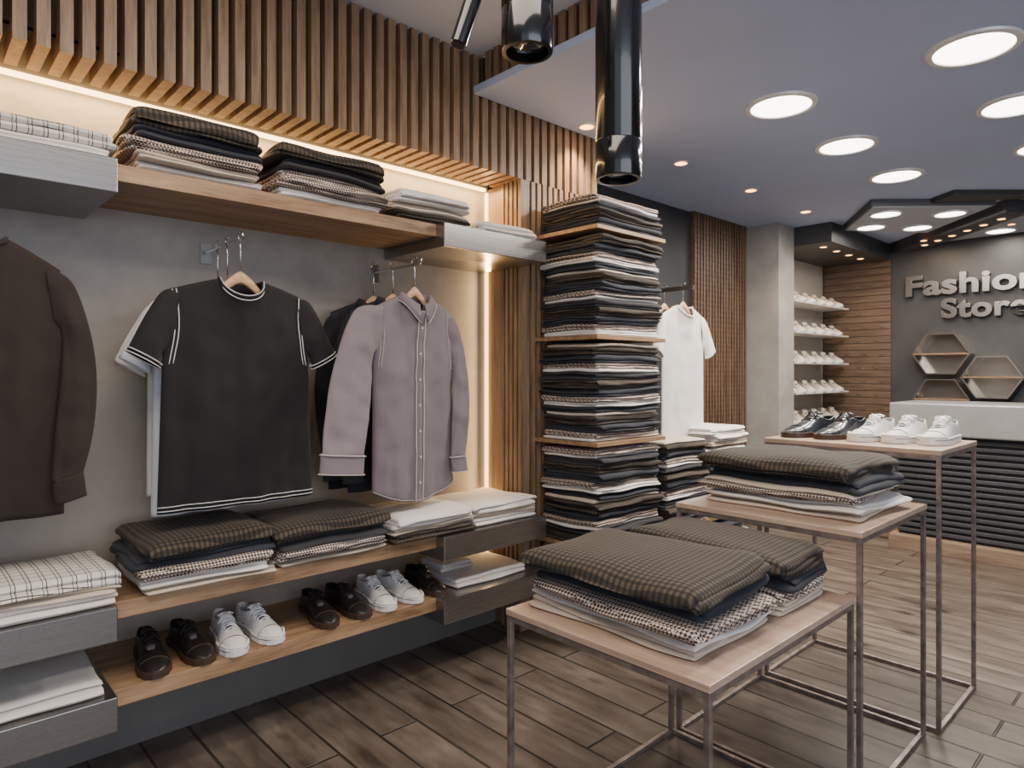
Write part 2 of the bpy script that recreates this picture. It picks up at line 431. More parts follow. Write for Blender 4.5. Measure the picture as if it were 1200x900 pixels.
# ------------------------------------------------------------------ folded garments
def fold_mesh(name, W, Lg, plies, t, seed, B, droop, sseed, wave, ny=16, loose=1.0):
    rr=random.Random(seed)
    path=[]; nseg=16
    for p in range(plies):
        z=t*(p+.5); a=-W/2+t/2+rr.uniform(0,.012)*loose; b_=W/2-t/2-rr.uniform(0,.012)*loose
        if p==plies-1:
            if p%2==0: b_-=rr.uniform(0,.03)*loose
            else: a+=rr.uniform(0,.03)*loose
        xs=[a+(b_-a)*i/nseg for i in range(nseg+1)]
        if p%2==1: xs=xs[::-1]
        if p>0:
            x0=path[-1][0]; x1=xs[0]; sgn=1 if p%2==1 else -1
            for k in range(1,7):
                q=k/7; a2=-math.pi/2+math.pi*q
                path.append((x0+(x1-x0)*q+sgn*math.cos(a2)*t*.66, (z-t)+t/2+math.sin(a2)*t/2))
        for x in xs: path.append((x,z))
    m=len(path); up=[];dn=[]
    for i in range(m):
        x0,z0=path[max(i-1,0)]; x1,z1=path[min(i+1,m-1)]
        dx,dz=x1-x0,z1-z0; l=math.hypot(dx,dz) or 1
        nx,nz=-dz/l,dx/l; h=t*.46
        up.append((path[i][0]+nx*h,path[i][1]+nz*h)); dn.append((path[i][0]-nx*h,path[i][1]-nz*h))
    e0=path[0]; e1=path[-1]; s1=1 if (plies-1)%2==0 else -1
    ring=up+[(e1[0]+s1*t*.4,e1[1])]+dn[::-1]+[(e0[0]-t*.4,e0[1])]
    n=len(ring); V=[];F=[]
    rows=[-1,-.993,-.978]+[-1+2*j/ny for j in range(1,ny)]+[.978,.993,1]
    skew=rr.uniform(-.05,.05)*loose
    plen=[rr.uniform(-.018,.006)*loose for _ in range(plies)]
    for j,u in enumerate(rows):
        for (x,z) in ring:
            pl=int(min(plies-1,max(0,z/t)))
            px=x; py=u*(Lg/2+plen[pl]*abs(u)**3)
            zz=z
            zc=(pl+.5)*t
            if abs(u)==1: zz=zc+(z-zc)*.25
            elif abs(u)==.993: zz=zc+(z-zc)*.8
            ex=min(1.05,abs(px)/(W/2)); e=max(ex,abs(u))
            Z=B+zz
            f1=noise.noise(Vector((px*6,py*6,Z*12+sseed*3.7)))
            f2=noise.noise(Vector((px*3+9,py*3,Z*5+sseed*5.1)))
            g=min(1,Z/.03)
            zf=Z*(1-droop*(.3*e*e+.7*e**9))+ (wave*f1*(.4+.6*e)+wave*1.1*f2)*g
            zf=max(zf,zz*.35)
            w1=noise.noise(Vector((py*5+seed*1.3,pl*.9+seed,Z*6)))*.018*loose*ex**3*(1 if px>0 else -1)
            w2=noise.noise(Vector((px*5+seed*2.1,pl*1.1+seed,Z*6)))*.020*loose*abs(u)**3*(1 if u>0 else -1)
            cr_=max(0,ex-.85)*max(0,abs(u)-.88)*.3*loose
            V.append((px+w1+skew*py*.3-cr_*(1 if px>0 else -1),py+w2-cr_*(1 if u>0 else -1),zf-B))
    J=len(rows)-1
    for j in range(J):
        for i in range(n):
            F.append([j*n+i,j*n+(i+1)%n,(j+1)*n+(i+1)%n,(j+1)*n+i])
    for base in (0,J*n):
        for i in range(m-1):
            F.append([base+i,base+i+1,base+(2*m-i-1),base+(2*m-i)])
        F.append([base,base+2*m,base+2*m+1]); F.append([base+m-1,base+m,base+m+1])
    me=bpy.data.meshes.new(name); me.from_pydata(V,[],F)
    bm=bmesh.new(); bm.from_mesh(me); bmesh.ops.recalc_face_normals(bm,faces=bm.faces); bm.to_mesh(me); bm.free()
    for p in me.polygons: p.use_smooth=True
    me.set_sharp_from_angle(angle=math.radians(75))
    return me
LBL={F_plaid.name:"folded brown checked shirt",F_navy.name:"folded charcoal navy shirt",F_hound.name:"folded houndstooth shirt",
     F_white.name:"folded white cotton shirt",F_cream.name:"folded cream cotton shirt",F_wplaid.name:"folded white shirt with thin dark check",F_dark.name:"folded dark slate shirt"}
def stack(cx,cy,z,W,Lg,spec,rot,where,group,droop=.0,seed=0,ny=18,wave=.006,jit=.012,yaw=.05,loose=1.0):
    B=0; rr=random.Random(seed+99)
    for i,(mt,pl,t) in enumerate(spec):
        me=fold_mesh("folded_shirt",W*rr.uniform(.92,1.0),Lg*rr.uniform(.93,1.0),pl,t,seed*31+i,B,droop,seed,wave,ny=ny,loose=loose)
        me.materials.append(mt)
        o=bpy.data.objects.new("folded_shirt",me); link(o)
        o.location=(cx+rr.uniform(-jit,jit),cy+rr.uniform(-jit,jit),z+B+.0015)
        o.rotation_euler=(0,0,rot+rr.uniform(-yaw,yaw)*(1 if i else .4))
        meta(o,LBL[mt.name]+" "+where,"folded clothes",group)
        B+=pl*t+.001
    return B
P,N,H,W_,C,WP,D=F_plaid,F_navy,F_hound,F_white,F_cream,F_wplaid,F_dark
hp=math.pi/2
g="folded clothes on the upper wall shelf"; wh="on the upper wall shelf"
stack(.27,2.40,1.933,.33,.44,[(W_,2,.016)],hp,wh,g,.12,1)
stack(.33,2.40,1.933+.034,.32,.34,[(WP,2,.024)],hp,wh,g,.2,6)
stack(.74,2.43,1.931,.38,.42,[(W_,2,.015),(C,2,.013),(H,3,.014),(N,2,.022),(P,3,.020)],hp,wh,g,.15,2,wave=.008)
stack(1.22,2.43,1.931,.38,.46,[(W_,2,.013),(H,3,.014),(H,2,.017),(D,2,.022),(P,3,.018)],hp,wh,g,.15,3,wave=.008)
stack(1.68,2.43,1.934,.36,.42,[(P,2,.017),(C,2,.017),(W_,3,.019)],hp,wh,g,.15,4)
stack(2.09,2.40,1.934,.34,.34,[(W_,2,.03)],hp,wh,g,.15,5)
g="folded clothes on the middle wall shelf"; wh="on the middle wall shelf"
stack(.32,2.42,.613,.38,.38,[(W_,2,.019),(C,2,.011),(WP,2,.021)],hp,wh,g,.14,11)
stack(.77,2.43,.611,.38,.44,[(C,2,.012),(W_,2,.012),(H,3,.012),(N,2,.018),(P,3,.017)],hp,wh,g,.16,12,wave=.008)
stack(1.22,2.43,.611,.38,.46,[(C,2,.011),(H,3,.015),(D,2,.018),(P,3,.017)],hp,wh,g,.16,13,wave=.008)
stack(1.67,2.42,.614,.38,.42,[(P,2,.016),(C,2,.013),(W_,3,.017)],hp,wh,g,.14,14)
stack(2.08,2.43,.614,.38,.40,[(W_,2,.018),(C,2,.012),(W_,2,.019)],hp,wh,g,.13,15)
g="folded clothes on the lowest wall shelf"; wh="on the lowest wall shelf"
stack(.26,2.43,.348,.40,.44,[(W_,2,.020)],hp,wh,g,.12,21)
stack(2.03,2.43,.348,.36,.46,[(W_,2,.018)],hp,wh,g,.12,22)
stack(1.93,2.5,.348+.038,.2,.2,[(W_,2,.016)],hp,wh,g,.1,23)

def set_shelf(x0,x1,y0,y1,zt,lab):
    o=wbox("display_shelf",x0,x1,y0,y1,zt-.02,zt,M_wood_x,None,.002)
    meta(o,lab,"shelf","projecting shelves on the slatted column"); return o
zs=[2.0,1.48,.97,.47]
for z in zs[:3]: set_shelf(2.41,2.97,1.99,YF,z,"thin oak shelf carrying a tall stack of folded shirts")
set_shelf(2.41,3.90,1.99,YF,zs[3],"long low oak shelf carrying stacks of folded shirts")
set_shelf(2.41,3.90,1.99,YF,.045,"floor level oak shelf carrying folded shirts")
o=wbox("shelf_support",2.94,3.90,YF,2.43,.0,.47,M_black); meta(o,"black support panel behind the low shelves","shelf support")
cyc=[(W_,2,.0115),(H,2,.0135),(N,3,.0125),(P,3,.013),(D,3,.0115),(W_,1,.015),(H,2,.0125),(N,3,.012),(P,3,.014),(C,1,.015),(N,2,.014)]
def tall(cx,cy,z,hmax,seed,w=.39,l=.54,wh="in a tall stack on the column shelves",grp="shirts in the tall shelf stacks"):
    sp=[];h=0;i=seed
    while True:
        c=cyc[i%len(cyc)]; hh=c[1]*c[2]+.001
        if h+hh>hmax: break
        sp.append(c); h+=hh; i+=1
    k=(hmax)/h if hmax>.3 else 1
    k=min(k,1.09)
    sp=[(a,b,c*k) for a,b,c in sp]
    stack(cx,cy,z,w,l,sp,hp,wh,grp,.02,seed+50,ny=14,wave=.007,jit=.009,yaw=.03,loose=.75)
tall(2.69,2.19,2.0,.165,2,wh="stacked on the topmost column shelf")
tall(2.69,2.19,1.48,.488,0); tall(2.69,2.19,.97,.478,5); tall(2.69,2.19,.47,.468,3); tall(2.69,2.19,.045,.395,1)
tall(3.19,2.17,.47,.47,6,l=.42); tall(3.64,2.17,.47,.39,4,l=.44)
stack(3.66,2.17,.47+.40,.38,.42,[(C,2,.013),(W_,3,.014),(W_,3,.014)],hp,"on top of the low shelf stack","shirts in the tall shelf stacks",.1,91)
tall(3.19,2.17,.045,.38,2,l=.42); tall(3.64,2.17,.045,.38,7,l=.44)

# ------------------------------------------------------------------ nesting tables
def table(x0,x1,y0,y1,zt,lab):
    cx,cy=(x0+x1)/2,(y0+y1)/2; a,b_=(x1-x0)/2,(y1-y0)/2
    r=empty("display_table",(cx,cy,0),0,lab,"table","stepped nesting display tables")
    boxes("table_top",[(-a,a,-b_,b_,zt-.018,zt)],M_table,r,.002)
    s=.0075
    for sx in (-1,1):
        for sy in (-1,1):
            X,Y=sx*(a-.010),sy*(b_-.010)
            boxes("leg",[(X-s,X+s,Y-s,Y+s,.0,zt-.019)],M_frame,r,.001)
    for sy in (-1,1):
        Y=sy*(b_-.010)
        boxes("floor_rail",[(-a+.018,a-.018,Y-s,Y+s,0,.015)],M_frame,r,.001)
        boxes("top_rail",[(-a+.018,a-.018,Y-s,Y+s,zt-.034,zt-.0195)],M_frame,r,.001)
    for sx in (-1,1):
        X=sx*(a-.010)
        boxes("floor_rail",[(X-s,X+s,-b_+.018,b_-.018,0,.015)],M_frame,r,.001)
        boxes("top_rail",[(X-s,X+s,-b_+.018,b_-.018,zt-.034,zt-.0195)],M_frame,r,.001)
    return r
table(1.26,2.075,.735,1.37,.64,"lowest display table with pale wood top and steel frame")
table(2.085,2.72,.72,1.355,.83,"middle display table with pale wood top and steel frame")
table(2.755,3.27,.685,1.35,1.02,"tallest display table with pale wood top and steel frame")
g="folded shirts on the display tables"
stack(1.52,1.08,.640,.42,.57,[(C,2,.013),(W_,2,.012),(H,3,.012),(N,2,.019),(P,3,.017)],0,"on the lowest display table",g,.15,61,ny=36,wave=.008,jit=.016,yaw=.08,loose=1.2)
stack(1.90,1.06,.640,.31,.55,[(C,2,.014),(C,1,.013),(H,2,.014),(N,2,.019),(P,3,.017)],0,"on the lowest display table",g,.15,62,ny=36,wave=.008,jit=.012,loose=1.1)
stack(2.41,1.04,.830,.46,.57,[(C,2,.013),(W_,2,.013),(H,2,.012),(C,1,.014),(N,2,.020),(P,3,.017)],0,"on the middle display table",g,.15,64,ny=36,wave=.008,jit=.016,yaw=.07,loose=1.2)

# ------------------------------------------------------------------ shirts
def ring_loft(name, rings, mat, parent, n=24, sub=8, amp=.004, seed=0, solid=.002):
    rr=random.Random(seed); V=[];F=[]
    def cr(a,b,c,d,t):
        return .5*((2*b)+(c-a)*t+(2*a-5*b+4*c-d)*t*t+(3*b-a-3*c+d)*t**3)
    P_=[(Vector(a),Vector(b),c) for a,b,c in rings]; m=len(P_); out=[]
    for i in range(m-1):
        q=[P_[max(i-1,0)],P_[i],P_[i+1],P_[min(i+2,m-1)]]
        for s in range(sub):
            t=s/sub; out.append(tuple(cr(q[0][k],q[1][k],q[2][k],q[3][k],t) for k in range(3)))
    out.append(P_[-1])
    sx=rr.uniform(0,40)
    for j,(A,B,th) in enumerate(out):
        c=(A+B)/2; h=(B-A)/2
        for k in range(n):
            a=2*math.pi*k/n
            p=c+h*math.cos(a)+Vector((0,1,0))*th*math.sin(a)
            f=noise.noise(Vector((p.x*16+sx,p.z*7,math.sin(a)*2)))
            f2=noise.noise(Vector((p.x*5+p.z*18+sx,p.z*3-p.x*10,math.sin(a))))
            p=p+Vector((f*amp*.5,(f+f2*1.2)*amp*1.8*abs(math.sin(a)),0))
            V.append(p)
    J=len(out)
    for j in range(J-1):
        for k in range(n): F.append([j*n+k,j*n+(k+1)%n,(j+1)*n+(k+1)%n,(j+1)*n+k])
    o=mesh_obj(name,V,F,mat,parent,True)
    if solid: solidify(o,solid,-1)
    return o

def shirt(kind, loc, rotz, mat, label, group, H=.76, hw_h=.26, hw_s=.225, slope=.05, neck=.075, drop=.06, D=.026,
          sleeve='short', trim=None, collar=False, seed=0, hem_curve=0.0, trimmat=None, outs={}, cuff=True, th_k=1.0, amp_k=1.0):
    r=empty(kind,loc,rotz,label,"shirt",group)
    NX,NT=56,44; rr=random.Random(seed); s0=rr.uniform(0,60)
    def topz(x,side):
        ax=abs(x)
        if ax<neck:
            q=1-(ax/neck)**2
            return -(drop if side<0 else .012)*math.sqrt(max(q,0))
        return -slope*((ax-neck)/(hw_s-neck))**1.1
    def pt(xn,t,side):
        wt=hw_h+(hw_s+.012-hw_h)*min(1,t/.72) if t<.72 else hw_s+.012*(1-(t-.72)/.28)
        xs=xn*hw_s; tz=topz(xs,side)
        hem=-H - hem_curve*(1-abs(xn)**2)
        z=hem+(tz-hem)*t; x=xn*wt
        e=max(0,1-abs(xn)**3)**.5
        dd=D*(1-t**6)*.9
        if abs(xs)<neck: dd+= .042*(max(0,(t-.75)/.25)**1.5)*math.sqrt(max(0,1-(xs/neck)**2))
        dd+=.012*t*e
        y=side*e*dd
        low=(1-t)
        f=math.sin(xn*9+s0+2.2*noise.noise(Vector((xn*2,t*2,s0))))*.008*low**.8
        f+=noise.noise(Vector((x*22+s0,z*3.0,side*3)))*.009*(.3+low)
        f+=noise.noise(Vector((abs(x)*10+z*9+s0,z*10-abs(x)*9,side*2)))*.012*(1 if t<.93 else (1-t)/.07)
        y+=f*e*side*amp_k
        return Vector((x,y,z))
    V=[];F=[]
    for j in range(NT+1):
        t=j/NT
        V+=[pt(-1+2*i/NX,t,-1) for i in range(NX+1)]+[pt(1-2*i/NX,t,1) for i in range(1,NX)]
    n=2*NX
    for j in range(NT):
        for i in range(n): F.append([j*n+i,j*n+(i+1)%n,(j+1)*n+(i+1)%n,(j+1)*n+i])
    tb=NT*n
    for i in range(NX):
        x0=(-1+2*i/NX)*hw_s; x1=(-1+2*(i+1)/NX)*hw_s
        if abs(x0)>=neck*.98 and abs(x1)>=neck*.98:
            a=tb+i; b_=tb+i+1; c=tb+(n-i-1)%n; d=tb+(n-i)%n
            F.append(list(dict.fromkeys([a,b_,c,d])))
    o=mesh_obj("body",V,F,mat,r,True,fixn=True); solidify(o,.002,-1)
    for sg in (-1,1):
        S=lambda x,z,y=0:Vector((sg*x,y,z))
        if sleeve=='short':
            rings=[(S(hw_s-.015,-.24),S(hw_s-.04,-slope+.006),.018),(S(hw_s+.018,-.262,-.004),S(hw_s+.024,-slope-.02,-.004),.028),
                   (S(hw_s+.022,-.305,-.012),S(hw_s+.118,-slope-.20,-.012),.027)]
            ring_loft("sleeve",rings,mat,r,seed=seed+sg,amp=.006*amp_k)
            endA,endB,th=rings[-1]
            if trim:
                for off in (.0,.012):
                    dv=Vector((sg*-.35,0,.75)).normalized()*off
                    c=(endA+endB)/2+dv; h=(endB-endA)/2*1.03
                    tube("sleeve_stitching",[[c+h*math.cos(2*math.pi*k/24)+Vector((0,1,0))*(th+.006)*math.sin(2*math.pi*k/24) for k in range(24)]],.0018,trimmat,r,6,closed=True)
        else:
            rings=[(S(hw_s-.015,-.23),S(hw_s-.04,-slope+.006),.018),
                   (S(hw_s+.004,-.27,-.01),S(hw_s+.035,-slope-.05,-.008),.030),
                   (S(hw_s-.006,-.40,-.026),S(hw_s+.085,-.34,-.026),.026),
                   (S(hw_s-.022,-.55,-.036),S(hw_s+.08,-.54,-.036),.022),
                   (S(hw_s-.035,-.69,-.042),S(hw_s+.052,-.69,-.042),.018)]
            rings=[(a,b_,c*th_k) for a,b_,c in rings]
            if sg in outs:
                ox,oy,wd,lift_=outs[sg]
                rings=[(a+Vector((sg*ox*(i/4)**1.2,-oy*(i/4),lift_*(i/4))),b_+Vector((sg*(ox+wd)*(i/4)**.85,-oy*(i/4),(lift_+.02)*(i/4))),c*1.05) for i,(a,b_,c) in enumerate(rings)]
            ring_loft("sleeve",rings,mat,r,seed=seed+sg,amp=.009*amp_k)
            A,B,th=rings[-1]
            if cuff:
                dz=Vector((sg*.008,-.004,-.065)); q=(B-A)*.03
                ring_loft("cuff",[(A-q+Vector((0,0,.006)),B+q+Vector((0,0,.006)),th+.003),(A-q+dz,B+q+dz,th+.004)],mat,r,amp=.001,seed=seed)
                if trim:
                    for zz in (.0,1.0):
                        c=(A+B)/2+dz*zz; h=(B-A)/2*1.1
                        tube("cuff_piping",[[c+h*math.cos(2*math.pi*k/24)+Vector((0,1,0))*(th+.008)*math.sin(2*math.pi*k/24) for k in range(24)]],.0022,trimmat,r,6,closed=True)
    if trim:
        for sg in (-1,1):
            for off in (0,.011):
                p=[]
                for k in range(15):
                    t=.66+.335*k/14
                    xn=sg*(.93-off/hw_s-.05*math.sin(k/14*math.pi)); q=pt(xn,t,-1); p.append(q+Vector((0,-.004,0)))
                tube("shoulder_stitching",[p],.0017 if sleeve=='short' else .0012,trimmat,r,6)
        if sleeve=='short':
            for tt in (.012,.03):
                tube("hem_stitching",[[pt(-1+2*i/NX,tt,-1)+Vector((0,-.003,0)) for i in range(NX+1)]],.0017,trimmat,r,6)
    if not collar:
        pr=[]
        for k in range(25):
            x=-neck+2*neck*k/24; pr.append(pt(x/hw_s,1,-1)+Vector((0,-.002,.0)))
        for k in range(1,24):
            x=neck-2*neck*k/24; pr.append(pt(x/hw_s,1,1)+Vector((0,.002,.0)))
        tube("neck_rib",[pr],.006,mat,r,8,closed=True)
        if trim:
            for dz_ in (-.012,.004):
                tube("neck_stitching",[[p+Vector((0,-.005,dz_)) for p in pr[:25]]],.0018,trimmat,r,6)
    else:
        V=[];F=[]; n=44
        prof=[(-.002,-.022),(0.0,.012),(.010,.014),(.034,-.022)]
        gap=.16
        for k in range(n+1):
            a=-math.pi/2+gap+ (2*math.pi-2*gap)*k/n
            fr=max(0,-math.sin(a))
            for pi,(dr,z) in enumerate(prof):
                rx=neck*.92+dr; ry=.036+dr*.6
                zz=z-.050*fr**2
                if pi==3: zz-=.045*fr**5
                V.append((rx*math.cos(a),ry*math.sin(a)-.008,zz))
        m=len(prof)
        for k in range(n):
            for j in range(m-1): F.append([k*m+j,k*m+j+1,(k+1)*m+j+1,(k+1)*m+j])
        c=mesh_obj("collar",V,F,mat,r,True); solidify(c,.003)
        if trim:
            tube("collar_piping",[[Vector(V[k*m+3])+Vector((0,-.002,0)) for k in range(n+1)]],.0016,trimmat,r,6)
        V=[];F=[]
        for j in range(NT+1):
            t=j/NT*.985
            for xo in (-.018,-.018,.018,.018): V.append(pt(xo/hw_s,t,-1))
            k=len(V)-4
            V[k+1]=V[k+1]+Vector((0,-.005,0)); V[k+2]=V[k+2]+Vector((0,-.005,0))
        for j in range(NT):
            for i in range(3): F.append([j*4+i,j*4+i+1,(j+1)*4+i+1,(j+1)*4+i])
        mesh_obj("placket",V,F,mat,r,True)
        if trim:
            for s_ in (-1,1):
                tube("placket_piping",[[pt(s_*.018/hw_s,j/NT*.985,-1)+Vector((0,-.006,0)) for j in range(NT+1)]],.0028,trimmat,r,6)
            tube("hem_piping",[[pt(-1+2*i/NX,.008,-1)+Vector((0,-.003,0)) for i in range(NX+1)]],.0015,trimmat,r,6)
        for k in range(7):
            t=.10+k*.135; q=pt(0,t,-1)
            lathe("button",[(0,-.0015),(.0055,-.0015),(.006,0),(.0055,.0015),(.002,.001),(0,.001)],trimmat or F_thread,r,12,(q.x,q.y-.0075,q.z),(hp,0,0))
    return r

def hanger_proto(loc,rotz,group,hook_top=.085,lift=0):
    r=empty("clothes_hanger",loc,rotz,"light wooden clothes hanger with a metal hook","hanger",group)
    V=[];F=[];n=28
    for i in range(n+1):
        u=-1+2*i/n; x=u*.17; au=abs(u)
        zc=.028+lift-(.19+lift*3)*min(au,.44)**1.4-max(0,au-.44)*.10
        h=.022*(1-.5*au); d=.0085-.004*au
        for k in range(8):
            a=2*math.pi*k/8; V.append((x,d*math.cos(a),zc-.012+h*math.sin(a)))
    for i in range(n):
        for k in range(8): F.append([i*8+k,i*8+(k+1)%8,(i+1)*8+(k+1)%8,(i+1)*8+k])
    F.append(list(range(8))); F.append([n*8+k for k in range(8)])
    mesh_obj("shoulder_bar",V,F,M_hanger,r,True)
    p=[(0,0,.02),(0,0,hook_top-.05)]+[(0, .018*math.sin(a_)+0.0, hook_top-.0175-.018*math.cos(a_)) for a_ in [math.radians(d) for d in range(20,260,20)]]
    tube("hook",[p],.0024,M_chrome,r,6)
    return r
hg="wooden hangers with shirts"
def hang(kind,x,y,z,rot,mat,label,group,only=False,lift=0,**kw):
    if not only: shirt(kind,(x,y,z),rot,mat,label,group,**kw)
    hanger_proto((x,y,z-.004),rot,hg,hook_top=(1.812 if x>3 else 1.772)+.022-z,lift=lift)
g="shirts hanging on the wall display"
hang("long_sleeve_shirt",.165,2.36,1.68,.0,F_brown,"dark brown long-sleeved shirt hanging on the plaster wall",g,H=.80,hw_h=.215,hw_s=.205,sleeve='long',drop=.03,seed=3,slope=.075,cuff=True,th_k=.5,D=.014,amp_k=.55,outs={1:(.01,.0,-.012,-.01)})
hang("t_shirt",.89,2.33,1.62,.0,F_black,"black t-shirt with pale contrast stitching on a wooden hanger",g,H=.775,hw_h=.266,hw_s=.238,sleeve='short',trim=True,trimmat=F_thread,seed=5,amp_k=.65)
hang("t_shirt",.885,2.44,1.60,.0,F_tee,"white t-shirt hanging behind the black t-shirt",g,H=.78,hw_h=.25,hw_s=.23,sleeve='short',seed=6)
hang("t_shirt",.89,2.55,1.59,.0,F_white,"white t-shirt hanging at the back of the arm",g,H=.72,hw_h=.24,hw_s=.225,sleeve='short',seed=7)
hang("dress_shirt",1.62,2.33,1.62,.10,F_lav,"mauve button-up shirt with pale piping on a wooden hanger",g,H=.80,hw_h=.22,hw_s=.205,sleeve='wide',trim=True,trimmat=F_lavlt,collar=True,seed=8,hem_curve=.06,slope=.055,outs={-1:(.225,.14,.085,.07)},lift=.012,amp_k=.75,th_k=.7)
hang("dress_shirt",1.59,2.45,1.61,.05,F_dknavy,"dark navy button-up shirt hanging behind the mauve shirt",g,H=.80,hw_h=.225,hw_s=.215,sleeve='long',collar=True,seed=9,slope=.055)
hang("dress_shirt",1.57,2.575,1.61,.05,F_dknavy,"dark navy shirt hanging at the back of the arm",g,H=.80,hw_h=.225,hw_s=.215,sleeve='long',collar=True,seed=10,slope=.055,D=.02,th_k=.7)
hang("t_shirt",3.42,2.17,1.69,.0,F_white,"white t-shirt on a wooden hanger beside the black wall",g,H=.79,hw_h=.225,hw_s=.21,sleeve='short',seed=12,amp_k=.4,D=.018)
hang("t_shirt",3.42,2.30,1.69,.0,F_white,"",g,only=True)

# ------------------------------------------------------------------ shoes
def lerp_tab(tab,s):
    for i in range(len(tab)-1):
        a,b_=tab[i],tab[i+1]
        if s<=b_[0]:
            t=(s-a[0])/(b_[0]-a[0]); t=t*t*(3-2*t)
            return a[1]+(b_[1]-a[1])*t
    return tab[-1][1]
WT=[(0,.018),(.04,.027),(.12,.033),(.3,.033),(.45,.036),(.68,.047),(.82,.044),(.93,.032),(.98,.018),(1,.008)]
HS=[(0,.082),(.08,.080),(.2,.068),(.33,.078),(.42,.086),(.55,.070),(.7,.053),(.85,.045),(.94,.037),(1,.024)]
HD=[(0,.078),(.08,.076),(.2,.064),(.33,.074),(.42,.082),(.55,.067),(.7,.050),(.85,.040),(.94,.032),(1,.022)]
GT=[(0,.010),(.06,.020),(.2,.026),(.34,.025),(.42,.016)]
def shoe(loc,rotz,up,sole,lace,label,group,dress=False,low=False):
    Ls=.285
    r=empty("shoe",loc,rotz,label,"shoe",group)
    HT=HD if dress else HS
    ss=[0,.03,.08,.14,.2,.27,.34,.40,.425,.5,.58,.66,.74,.82,.88,.93,.97,1.0]
    if low: ss=[0,.06,.2,.34,.425,.58,.74,.88,.96,1]
    nt=5 if low else 8; V=[];F=[]; z0=.016
    def sec(s):
        w=lerp_tab(WT,s); h=lerp_tab(HT,s); gp=lerp_tab(GT,s) if s<=.42 else 0
        out=[]
        for k in range(nt+1):
            th=hp*k/nt
            out.append((gp+(w-gp)*math.cos(th)**.75, z0+(h-z0)*math.sin(th)**1.05))
        return out,gp
    for s in ss:
        sc,gp=sec(s); y=Ls/2-s*Ls; off=.004*math.sin(s*math.pi)
        V+=[(-x+off,y,z) for x,z in sc]+[(x+off,y,z) for x,z in sc[::-1]]
    n=2*(nt+1)
    for j in range(len(ss)-1):
        for i in range(n-1):
            if i==nt and ss[j+1]<=.42: continue
            F.append([j*n+i,j*n+i+1,(j+1)*n+i+1,(j+1)*n+i])
    for base,hi in ((0,nt),((len(ss)-1)*n,nt)):
        for i in range(hi): F.append([base+i,base+i+1,base+n-2-i,base+n-1-i])
    u=mesh_obj("upper",V,F,up,r,True,doubles=True); solidify(u,.0025,-1)
    if not low: subsurf(u,1)
    pts=[]
    S2=[0,.015,.04,.08,.15,.25,.35,.45,.55,.65,.75,.83,.89,.94,.975,1.0]
    for s in S2: pts.append((-(lerp_tab(WT,s)+.005)+.004*math.sin(s*math.pi),Ls/2+.004-s*(Ls+.008)))
    for s in S2[::-1]: pts.append(((lerp_tab(WT,s)+.005)+.004*math.sin(s*math.pi),Ls/2+.004-s*(Ls+.008)))
    if dress:
        prism("sole",pts,.010,.020,sole,r,.001)
        prism("heel",[p for p in pts if p[1]>Ls/2-.075],0,.010,sole,r)
        prism("sole_tread",[p for p in pts if p[1]<Ls/2-.11],0,.0101,sole,r)
    else:
        prism("sole",pts,0,.027,sole,r,.003)
    ip=[(x*.85,y*.97) for x,y in pts if y>-.0]
    prism("insole",ip,.029,.032,L_in,r)
    V=[];F=[]
    for j in range(6):
        s=.31+.05*j; y=Ls/2-s*Ls; h=lerp_tab(HT,s)+(.022-.004*j if j<5 else 0)
        for k in range(5):
            q=-1+k/2; V.append((q*.022,y,h-.006*q*q-(.006 if j>2 else 0)))
    for j in range(5):
        for k in range(4): F.append([j*5+k,j*5+k+1,(j+1)*5+k+1,(j+1)*5+k])
    tg=mesh_obj("tongue",V,F,up,r,True); solidify(tg,.004)
    V=[];F=[]
    for j in range(7):
        s=.425+.036*j; y=Ls/2-s*Ls; h=lerp_tab(HT,s)
        for k in range(5):
            q=-1+k/2; V.append((q*.012,y,h+.0014-.003*q*q))
    for j in range(6):
        for k in range(4): F.append([j*5+k,j*5+k+1,(j+1)*5+k+1,(j+1)*5+k])
    mesh_obj("lace_gap",V,F,L_in,r,True)
    if low: return r
    for j in range(5 if not dress else 4):
        s=.43+.050*j; y=Ls/2-s*Ls; h=lerp_tab(HT,s); w=.021
        def pp(q,dy): return (q*w+.003,y+dy,h+.0045-.010*q*q)
        tube("lace",[[pp(q/4,.004*q/4) for q in range(-4,5)]],.0026,lace,r,6)
        if not dress and j<4:
            tube("lace",[[pp(q/4,-.0075*(1+q/4)) for q in range(-4,5)]],.0022,lace,r,6)
    s=.40;y=Ls/2-s*Ls;h=lerp_tab(HT,s)+.010
    paths=[]
    for sg in (-1,1):
        paths.append([(0,y,h),(sg*.012,y-.004,h+.006),(sg*.026,y-.002,h-.002),(sg*.024,y+.008,h-.004),(sg*.010,y+.004,h),(0,y,h)])
        paths.append([(0,y,h),(sg*.012,y-.015,h-.002),(sg*.028,y-.022,h-.022)])
    tube("lace_bow",paths,.0024,lace,r,6)
    if not dress:
        pa=[(-(lerp_tab(WT,s)+.002)+.004*math.sin(s*math.pi),Ls/2-s*Ls,.030) for s in (.8,.86,.91,.95,.98,1.0)]
        pb=[((lerp_tab(WT,s)+.002)+.004*math.sin(s*math.pi),Ls/2-s*Ls,.030) for s in (1.0,.98,.95,.91,.86,.8)]
        tube("toe_bumper",[pa+pb],.0045,sole,r,6)
        for sg in (-1,1):
            tube("foxing_line",[[(sg*(lerp_tab(WT,s)+.0055)+.004*math.sin(s*math.pi),Ls/2+.004-s*(Ls+.008),.019) for s in S2[1:-1]]],.0011,L_in,r,5)
    pa=[]
    for k in range(-6,7):
        s=.78; w=lerp_tab(WT,s);h=lerp_tab(HT,s); a=k/6*1.35
        pa.append((w*math.sin(a)*1.0+.003,Ls/2-s*Ls,z0+(h-z0)*math.cos(a)+.002))
